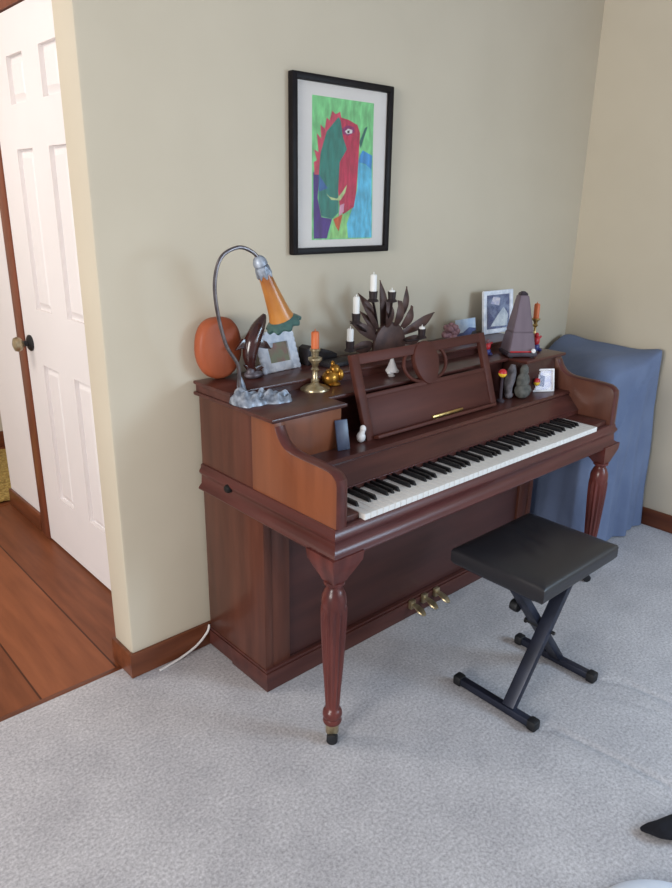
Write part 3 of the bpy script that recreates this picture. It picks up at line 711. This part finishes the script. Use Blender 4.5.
# grey stone figurines below
bm = B(); gx, gy = 1.135, -.392
blob(bm, (gx, gy, SH+.014), (.018, .017, .0145)); tube(bm, [(gx, gy, SH+.008), (gx-.002, gy+.002, SH+.05), (gx+.012, gy+.004, SH+.09), (gx+.022, gy+.006, SH+.128)], [.013, .015, .020, .017, .008], 12, 6)
blob(bm, (gx-.002, gy-.008, SH+.085), (.009, .008, .02), rot=(0, .3, 0))
for v in bm.verts: v.co.z = max(v.co.z, SH)
tag(root_at(link('figurine', bm, 'stone', angle=80)), 'slender grey stone figurine by the right foot of the music desk', 'figurine')
bm = B(); gx, gy = 1.180, -.424
blob(bm, (gx, gy, SH+.03), (.038, .028, .030), jit=.05); blob(bm, (gx+.004, gy+.006, SH+.064), (.031, .022, .036), jit=.05); blob(bm, (gx+.010, gy+.008, SH+.104), (.020, .015, .024), jit=.04)
for v in bm.verts: v.co.z = max(v.co.z, SH)
tag(root_at(link('figurine', bm, 'stone_green', angle=80)), 'squat greenish grey stone figurine below the metronome', 'figurine')
# little toys in red, blue and yellow
bm = B(); blob(bm, (1.286, -.416, SH+.046), (.015, .012, .016), seg=18, ring=12)
for f in bm.faces: f.material_index = 0 if f.calc_center_median().z < SH+.044 else 1
o = link('charm', bm, ['yellow', 'red'], sf, angle=80); o['label'] = 'red and yellow round charm on the frame edge'
def toy(x, y, z, lab, k=1.):
    t = thing('toy_figure', (x, y, z), lab, 'toy')
    bm = B(); blob(bm, (x, y, z+.014*k), (.014*k, .011*k, .014*k)); blob(bm, (x+.008*k, y-.008*k, z+.006*k), (.007*k, .009*k, .006*k)); link('trousers', bm, 'blue_toy', t)
    bm = B(); blob(bm, (x-.002, y, z+.036*k), (.013*k, .010*k, .015*k)); tube(bm, [(x, y, z+.042*k), (x+.018*k, y-.004, z+.050*k)], [.005*k, .004*k], 8, 2, smooth=False); link('shirt', bm, 'red', t)
    bm = B(); blob(bm, (x-.004*k, y, z+.056*k), (.008*k, .008*k, .009*k)); link('head', bm, 'red' if k > 1.05 else 'pink', t)
toy(1.170, -.255, LG, 'small red and blue toy figure left of the metronome')
toy(1.392, -.330, LG, 'red and blue toy figure on the right end just right of the metronome', 1.2)
def ball(x, y, z, r, lab):
    bm = B(); blob(bm, (x, y, z+r), (r, r, r), seg=20, ring=14)
    for f in bm.faces: f.material_index = 0 if f.calc_center_median().z < z+r*1.05 else 1
    tag(root_at(link('ball_ornament', bm, ['yellow', 'red'], angle=80)), lab, 'ornament')
# red and yellow bead on a grey post
bm = B(); lathe(bm, [(.016, 0), (.016, .006), (.006, .012), (.005, .088), (.008, .093)], (1.072, -.400, SH), 14); 
tag(root_at(link('ornament_stand', bm, 'metronome_dark')), 'slim dark stand that holds a red and yellow ball beside the music desk', 'stand')
ball(1.072, -.400, SH+.093, .016, 'red and yellow ball on the slim dark stand beside the music desk')

# ------------------------------------------------------------------ framed painting on the wall
art = thing('framed_picture', (.601, -.014, 1.326), 'black framed colourful child painting of a red and teal beast hanging on the wall', 'picture')
x0, x1, z0, z1, b_ = .377, .825, 1.326, 1.871, .0215
bm = B(); y0, y1 = -.026, -.001
for lo, hi in (((x0, z0), (x0+b_, z1)), ((x1-b_, z0), (x1, z1))): box(bm, (lo[0], y0, lo[1]), (hi[0], y1, hi[1]), .004)
for lo, hi in (((x0+b_*.7, z0), (x1-b_*.7, z0+b_)), ((x0+b_*.7, z1-b_), (x1-b_*.7, z1))): box(bm, (lo[0], y0, lo[1]), (hi[0], y1, hi[1]), .004)
link('frame', bm, 'black_frame', art)
bm = B(); box(bm, (x0+b_*.8, -.012, z0+b_*.8), (x1-b_*.8, -.004, z1-b_*.8)); mb = link('mat_board', bm, 'mat_board', art)
POLY = [('a_green', [(0.469, 1.807), (0.737, 1.811), (0.748, 1.374), (0.474, 1.375)]),
('a_light', [(0.54, 1.376), (0.568, 1.448), (0.63, 1.454), (0.645, 1.376)]),
('a_purple', [(0.471, 1.585), (0.498, 1.578), (0.49, 1.505), (0.507, 1.445), (0.555, 1.439), (0.532, 1.376), (0.474, 1.376)]),
('a_cyan', [(0.672, 1.624), (0.737, 1.609), (0.746, 1.375), (0.631, 1.376), (0.624, 1.424), (0.651, 1.478), (0.671, 1.537)]),
('a_blue', [(0.672, 1.624), (0.68, 1.647), (0.692, 1.662), (0.738, 1.647), (0.736, 1.603), (0.706, 1.618)]),
('a_pinkred', [(0.476, 1.577), (0.473, 1.615), (0.486, 1.621), (0.474, 1.653), (0.493, 1.646), (0.485, 1.702), (0.504, 1.687), (0.5, 1.729), (0.519, 1.717), (0.527, 1.752), (0.539, 1.743), (0.55, 1.773), (0.566, 1.764), (0.585, 1.773), (0.591, 1.755), (0.535, 1.708), (0.505, 1.644), (0.498, 1.578)]),
('a_red', [(0.583, 1.757), (0.622, 1.752), (0.664, 1.739), (0.677, 1.715), (0.672, 1.624), (0.666, 1.531), (0.655, 1.478), (0.605, 1.454), (0.589, 1.477), (0.581, 1.529), (0.586, 1.62)]),
('a_teal', [(0.578, 1.757), (0.527, 1.71), (0.501, 1.643), (0.494, 1.577), (0.494, 1.494), (0.507, 1.448), (0.555, 1.439), (0.584, 1.46), (0.581, 1.529), (0.586, 1.62), (0.618, 1.661), (0.599, 1.698), (0.588, 1.747)]),
('a_wing', [(0.496, 1.577), (0.534, 1.537), (0.495, 1.525)]),
('a_dkgreen', [(0.712, 1.738), (0.681, 1.667), (0.674, 1.686), (0.699, 1.732)]),
('a_violet', [(0.594, 1.723), (0.618, 1.735), (0.647, 1.732), (0.652, 1.716), (0.623, 1.703), (0.599, 1.707)]),
('a_white', [(0.607, 1.716), (0.621, 1.725), (0.641, 1.722), (0.64, 1.712), (0.617, 1.708)]),
('a_black', [(0.618, 1.718), (0.628, 1.72), (0.628, 1.712), (0.618, 1.711)]),
('a_claw', [(0.524, 1.522), (0.542, 1.51), (0.575, 1.504), (0.597, 1.524), (0.621, 1.55), (0.613, 1.524), (0.591, 1.499), (0.55, 1.5)]),
('a_pink', [(0.589, 1.483), (0.61, 1.49), (0.607, 1.463), (0.584, 1.445)]),
('a_orange', [(0.56, 1.438), (0.602, 1.454), (0.595, 1.43), (0.585, 1.398), (0.571, 1.416)])]
bm = B(); box(bm, (.466, -.0128, 1.372), (.740, -.0122, 1.812))
for k, (m, pts) in enumerate(POLY): quad(bm, pts, -.0130-.0001*k, k)
link('painting', bm, [m for m, _ in POLY], mb, smooth=False)
bm = B(); box(bm, (x0+b_*.9, -.0190, z0+b_*.9), (x1-b_*.9, -.0180, z1-b_*.9)); link('glass', bm, 'glass', art)

# ------------------------------------------------------------------ bench
bench = thing('piano_bench', (.70, -.85, 0), 'black padded folding bench on crossed steel legs in front of the piano', 'bench')
bm = B()
x0, x1, y0, y1, z0, z1 = .515, .940, -.985, -.655, .405, .468
n = 40; g = []
def sagz(s, t):
    e = min(s, 1-s, t, 1-t)
    return z1-.010*math.exp(-(e/.05)**1.2)+.006*math.sin(PI*s)*math.sin(PI*t)-.006*math.exp(-((s-t*.3-.22)/.045)**2-((t-.62)/.22)**2)-.006*math.exp(-((s-t*.3-.38)/.045)**2-((t-.66)/.22)**2)-.004*math.exp(-((s-t*.3-.5)/.03)**2-((t-.72)/.12)**2)
for i in range(n+1):
    row = []
    for j in range(n+1):
        s, t = i/n, j/n; row.append(bm.verts.new((x0+(x1-x0)*s, y0+(y1-y0)*t, sagz(s, t))))
    g.append(row)
for i in range(n):
    for j in range(n): bm.faces.new((g[i][j], g[i+1][j], g[i+1][j+1], g[i][j+1]))
ring = [g[i][0] for i in range(n+1)]+[g[n][j] for j in range(1, n+1)]+[g[i][n] for i in range(n-1, -1, -1)]+[g[0][j] for j in range(n-1, 0, -1)]
prev = ring
for k, (off, z) in enumerate(((.004, z1-.018), (.004, z0+.012), (-.004, z0))):
    cur = []
    for v in ring:
        d = Vector((v.co.x-(x0+x1)/2, v.co.y-(y0+y1)/2)); ex = (1 if v.co.x > x1-1e-5 else -1 if v.co.x < x0+1e-5 else 0); ey = (1 if v.co.y > y1-1e-5 else -1 if v.co.y < y0+1e-5 else 0)
        cur.append(bm.verts.new((v.co.x+ex*off, v.co.y+ey*off, z)))
    for i in range(len(ring)): bm.faces.new((prev[i], prev[(i+1) % len(ring)], cur[(i+1) % len(ring)], cur[i]))
    prev = cur
bm.faces.new(prev); bmesh.ops.recalc_face_normals(bm, faces=bm.faces[:])
link('seat', bm, 'leather', bench, angle=55)
bm = B()
ring2 = [(x0, y0), (x1, y0), (x1, y1), (x0, y1), (x0, y0)]
def bar(bm, p, q, wx, wy, r=.004):
    p, q = Vector(p), Vector(q); d = q-p; L_ = d.length
    m = Matrix.Translation(p) @ d.to_track_quat('Z', 'Y').to_matrix().to_4x4()
    box(bm, (-wx/2, -wy/2, 0), (wx/2, wy/2, L_), r, mat=m)
box(bm, (.54, -.96, .398), (.915, -.935, .406)); box(bm, (.54, -.70, .398), (.915, -.675, .406)); box(bm, (.545, -.94, .385), (.575, -.68, .405), .002); box(bm, (.80, -.94, .385), (.83, -.68, .405), .002)
link('seat_frame', bm, 'steel_navy', bench)
FY0, FY1 = -1.028, -.718
for fx, ly_, top, yy in ((.498, -.93, (.775, .40), -.925), (.842, -.93, (.545, .40), -.880)):
    bm = B(); 
    m = Matrix.Translation((fx, yy, .028)) ; p = Vector((fx, yy, .025)); q = Vector((top[0], yy, top[1])); d = q-p
    ang = math.atan2(d.x, d.z); mm = Matrix.Translation(p) @ Matrix.Rotation(ang, 4, 'Y')
    box(bm, (-.013, -.021, 0), (.013, .021, d.length), .004, mat=mm)
    link('leg', bm, 'steel_navy', bench)
    bm = B(); box(bm, (fx-.013, FY0+.01, .004), (fx+.013, FY1-.01, .030), .004); ft = link('foot_bar', bm, 'steel_navy', bench)
    for ye in (FY0, FY1):
        bm = B(); a, b = sorted((ye, ye+(.03 if ye == FY0 else -.03))); box(bm, (fx-.017, a, 0), (fx+.017, b, .034), .006); link('foot_cap', bm, 'rubber', ft)
bm = B(); rot = Matrix.Translation((.665, -.855, .230)) @ Matrix.Rotation(-PI/2, 4, 'X'); lathe(bm, [(.006, -.10), (.006, 0), (.010, .001), (.010, .006), (.006, .008)], seg=16, mat=rot); link('pivot_knob', bm, 'rubber', bench)
bm = B(); rot = Matrix.Translation((.605, -.858, .305)) @ Matrix.Rotation(-PI/2, 4, 'X'); lathe(bm, [(.018, 0), (.020, .006), (.018, .026), (.010, .03)], seg=16, mat=rot); link('height_knob', bm, 'rubber', bench)

# ------------------------------------------------------------------ blue sheet over the furniture in the corner
def sheet():
    bm = B(); xl, xr, yf, yb, top = 1.535, XR-.022, -.535, -.025, .868
    def plan(a):
        # point on rounded rectangle, a in [0,1) counter-clockwise from the front left
        r = .05; w_, d_ = xr-xl, yb-yf
        per = [(xl+r, yf), (xr-r, yf), (xr, yf+r), (xr, yb-r), (xr-r, yb), (xl+r, yb), (xl, yb-r), (xl, yf+r)]
        L1, L2, Q = w_-2*r, d_-2*r, PI*r/2; T = 2*(L1+L2)+4*Q; s = a*T
        segs = [('l', (xl+r, yf), (1, 0), L1, (0, -1)), ('q', (xr-r, yf+r), -PI/2, Q), ('l', (xr, yf+r), (0, 1), L2, (1, 0)), ('q', (xr-r, yb-r), 0, Q), ('l', (xr-r, yb), (-1, 0), L1, (0, 1)), ('q', (xl+r, yb-r), PI/2, Q), ('l', (xl, yb-r), (0, -1), L2, (-1, 0)), ('q', (xl+r, yf+r), PI, Q)]
        for g_ in segs:
            if s <= g_[3] or g_ is segs[-1]:
                if g_[0] == 'l': return Vector((g_[1][0]+g_[2][0]*s, g_[1][1]+g_[2][1]*s)), Vector(g_[4])
                an = g_[2]+s/r; nrm = Vector((math.cos(an), math.sin(an))); return Vector(g_[1])+nrm*r, nrm
            s -= g_[3]
    N_ = 220; rings = []
    cx_, cy_ = (xl+xr)/2, (yf+yb)/2
    def topz(x, y):
        z = top+.022*math.exp(-((x-xr)/.10)**2-((y-yb)/.10)**2)+.020*math.exp(-((x-xr)/.12)**2-((y-yf)/.10)**2)
        z -= .045*max(0, 1-(y-yf)/.11)**2*(1-math.exp(-((x-xr)/.16)**2))+.03*max(0, 1-(x-xl)/.10)**2
        d = ((1.70-x)*(yb-(-.535))-(2.04-1.70)*((-.535)-y))/math.hypot(.34, .51)   # how far left of the covered thing's left top edge
        d = .5*(d+math.sqrt(d*d+.0016)); z -= .80*d if d < .35 else .28
        z += .006*math.sin(9*x+4*y)+.004*math.sin(17*y-6*x)-.012*math.exp(-((x-1.9)/.2)**2-((y+.28)/.15)**2)
        return z
    for f in (.0, .12, .25, .4, .55, .7, .82, .92, .97, .99): # top
        ring = []
        for i in range(N_):
            p, nrm = plan(i/N_); q = Vector((cx_+(p.x-cx_)*max(f, .001), cy_+(p.y-cy_)*max(f, .001)))
            ring.append(bm.verts.new((q.x, q.y, topz(q.x, q.y)-(.006 if f > .98 else .001 if f > .96 else 0))))
        rings.append(ring)
    for k in range(1, 41):
        t = k/40; ring = []
        for i in range(N_):
            p, nrm = plan(i/N_); s = i/N_*2*PI
            z0_ = topz(p.x, p.y)-.018; z = z0_*(1-t)+.006*t
            am = t**.8*(.014*math.sin(11*s+1.0+1.2*t)+.008*math.sin(23*s+2*t)+.006*math.sin(5*s+.5))
            am += .010*math.sin(PI*min(1, t*1.3))*math.sin(7*s+5*t)
            # a loose tuck that curls from the front right corner down the front
            if nrm.y < -.5:
                xc = 2.03-.33*(1-math.exp(-t*5)); am += .028*math.exp(-((p.x-xc)/.022)**2)*math.exp(-t*2.2)*min(1, t*12)-.012*math.exp(-((p.x-xc-.05)/.04)**2)*math.exp(-t*2)
            if nrm.x > .5 or nrm.y > .5: am = -abs(am)*.3
            if nrm.x < -.5: am = am*.6
            q = p+nrm*(am+.012*t*(1 if nrm.y < -.3 else 0)); ring.append(bm.verts.new((min(q.x, XR-.016), q.y, z)))
        rings.append(ring)
    for A_, B_ in zip(rings, rings[1:]):
        for i in range(N_): bm.faces.new((A_[i], A_[(i+1) % N_], B_[(i+1) % N_], B_[i]))
    bmesh.ops.remove_doubles(bm, verts=rings[0], dist=.002)
    bmesh.ops.recalc_face_normals(bm, faces=bm.faces[:])
    tag(root_at(link('dust_sheet', bm, 'sheet', angle=180)), 'blue cloth sheet draped to the carpet over furniture in the corner', 'sheet')
sheet()

# ------------------------------------------------------------------ cord, things on the carpet
bm = B(); tube(bm, [(-.004, -.019, .085), (-.015, -.021, .060), (-.06, -.024, .028), (-.12, -.026, .010), (-.175, -.030, .004), (-.21, -.034, .004)], .0042, 8, 8)
tag(root_at(link('power_cord', bm, 'cord')), 'white cord running along the baseboard left of the piano', 'cord')
bm = B(); tube(bm, [(.380, -1.402, .012), (.394, -1.420, .018), (.418, -1.450, .024), (.48, -1.49, .026), (.54, -1.535, .028), (.60, -1.575, .024)], [.004, .015, .026, .036, .042, .040, .02], 18, 6, flat=.62)
for v in bm.verts: v.co.z = max(v.co.z, .001)
tag(root_at(link('cloth_bundle', bm, 'navy', angle=80)), 'dark navy pointed cloth bundle on the carpet at the right edge', 'cloth')
bm = B(); blob(bm, (.113, -1.623, .010), (.2, .2, .058), seg=48, ring=20)
for v in bm.verts: v.co.z = max(v.co.z, .001)
tag(root_at(link('cushion', bm, 'white_cloth', angle=180)), 'puffy white cushion on the carpet in the bottom right corner', 'cushion')
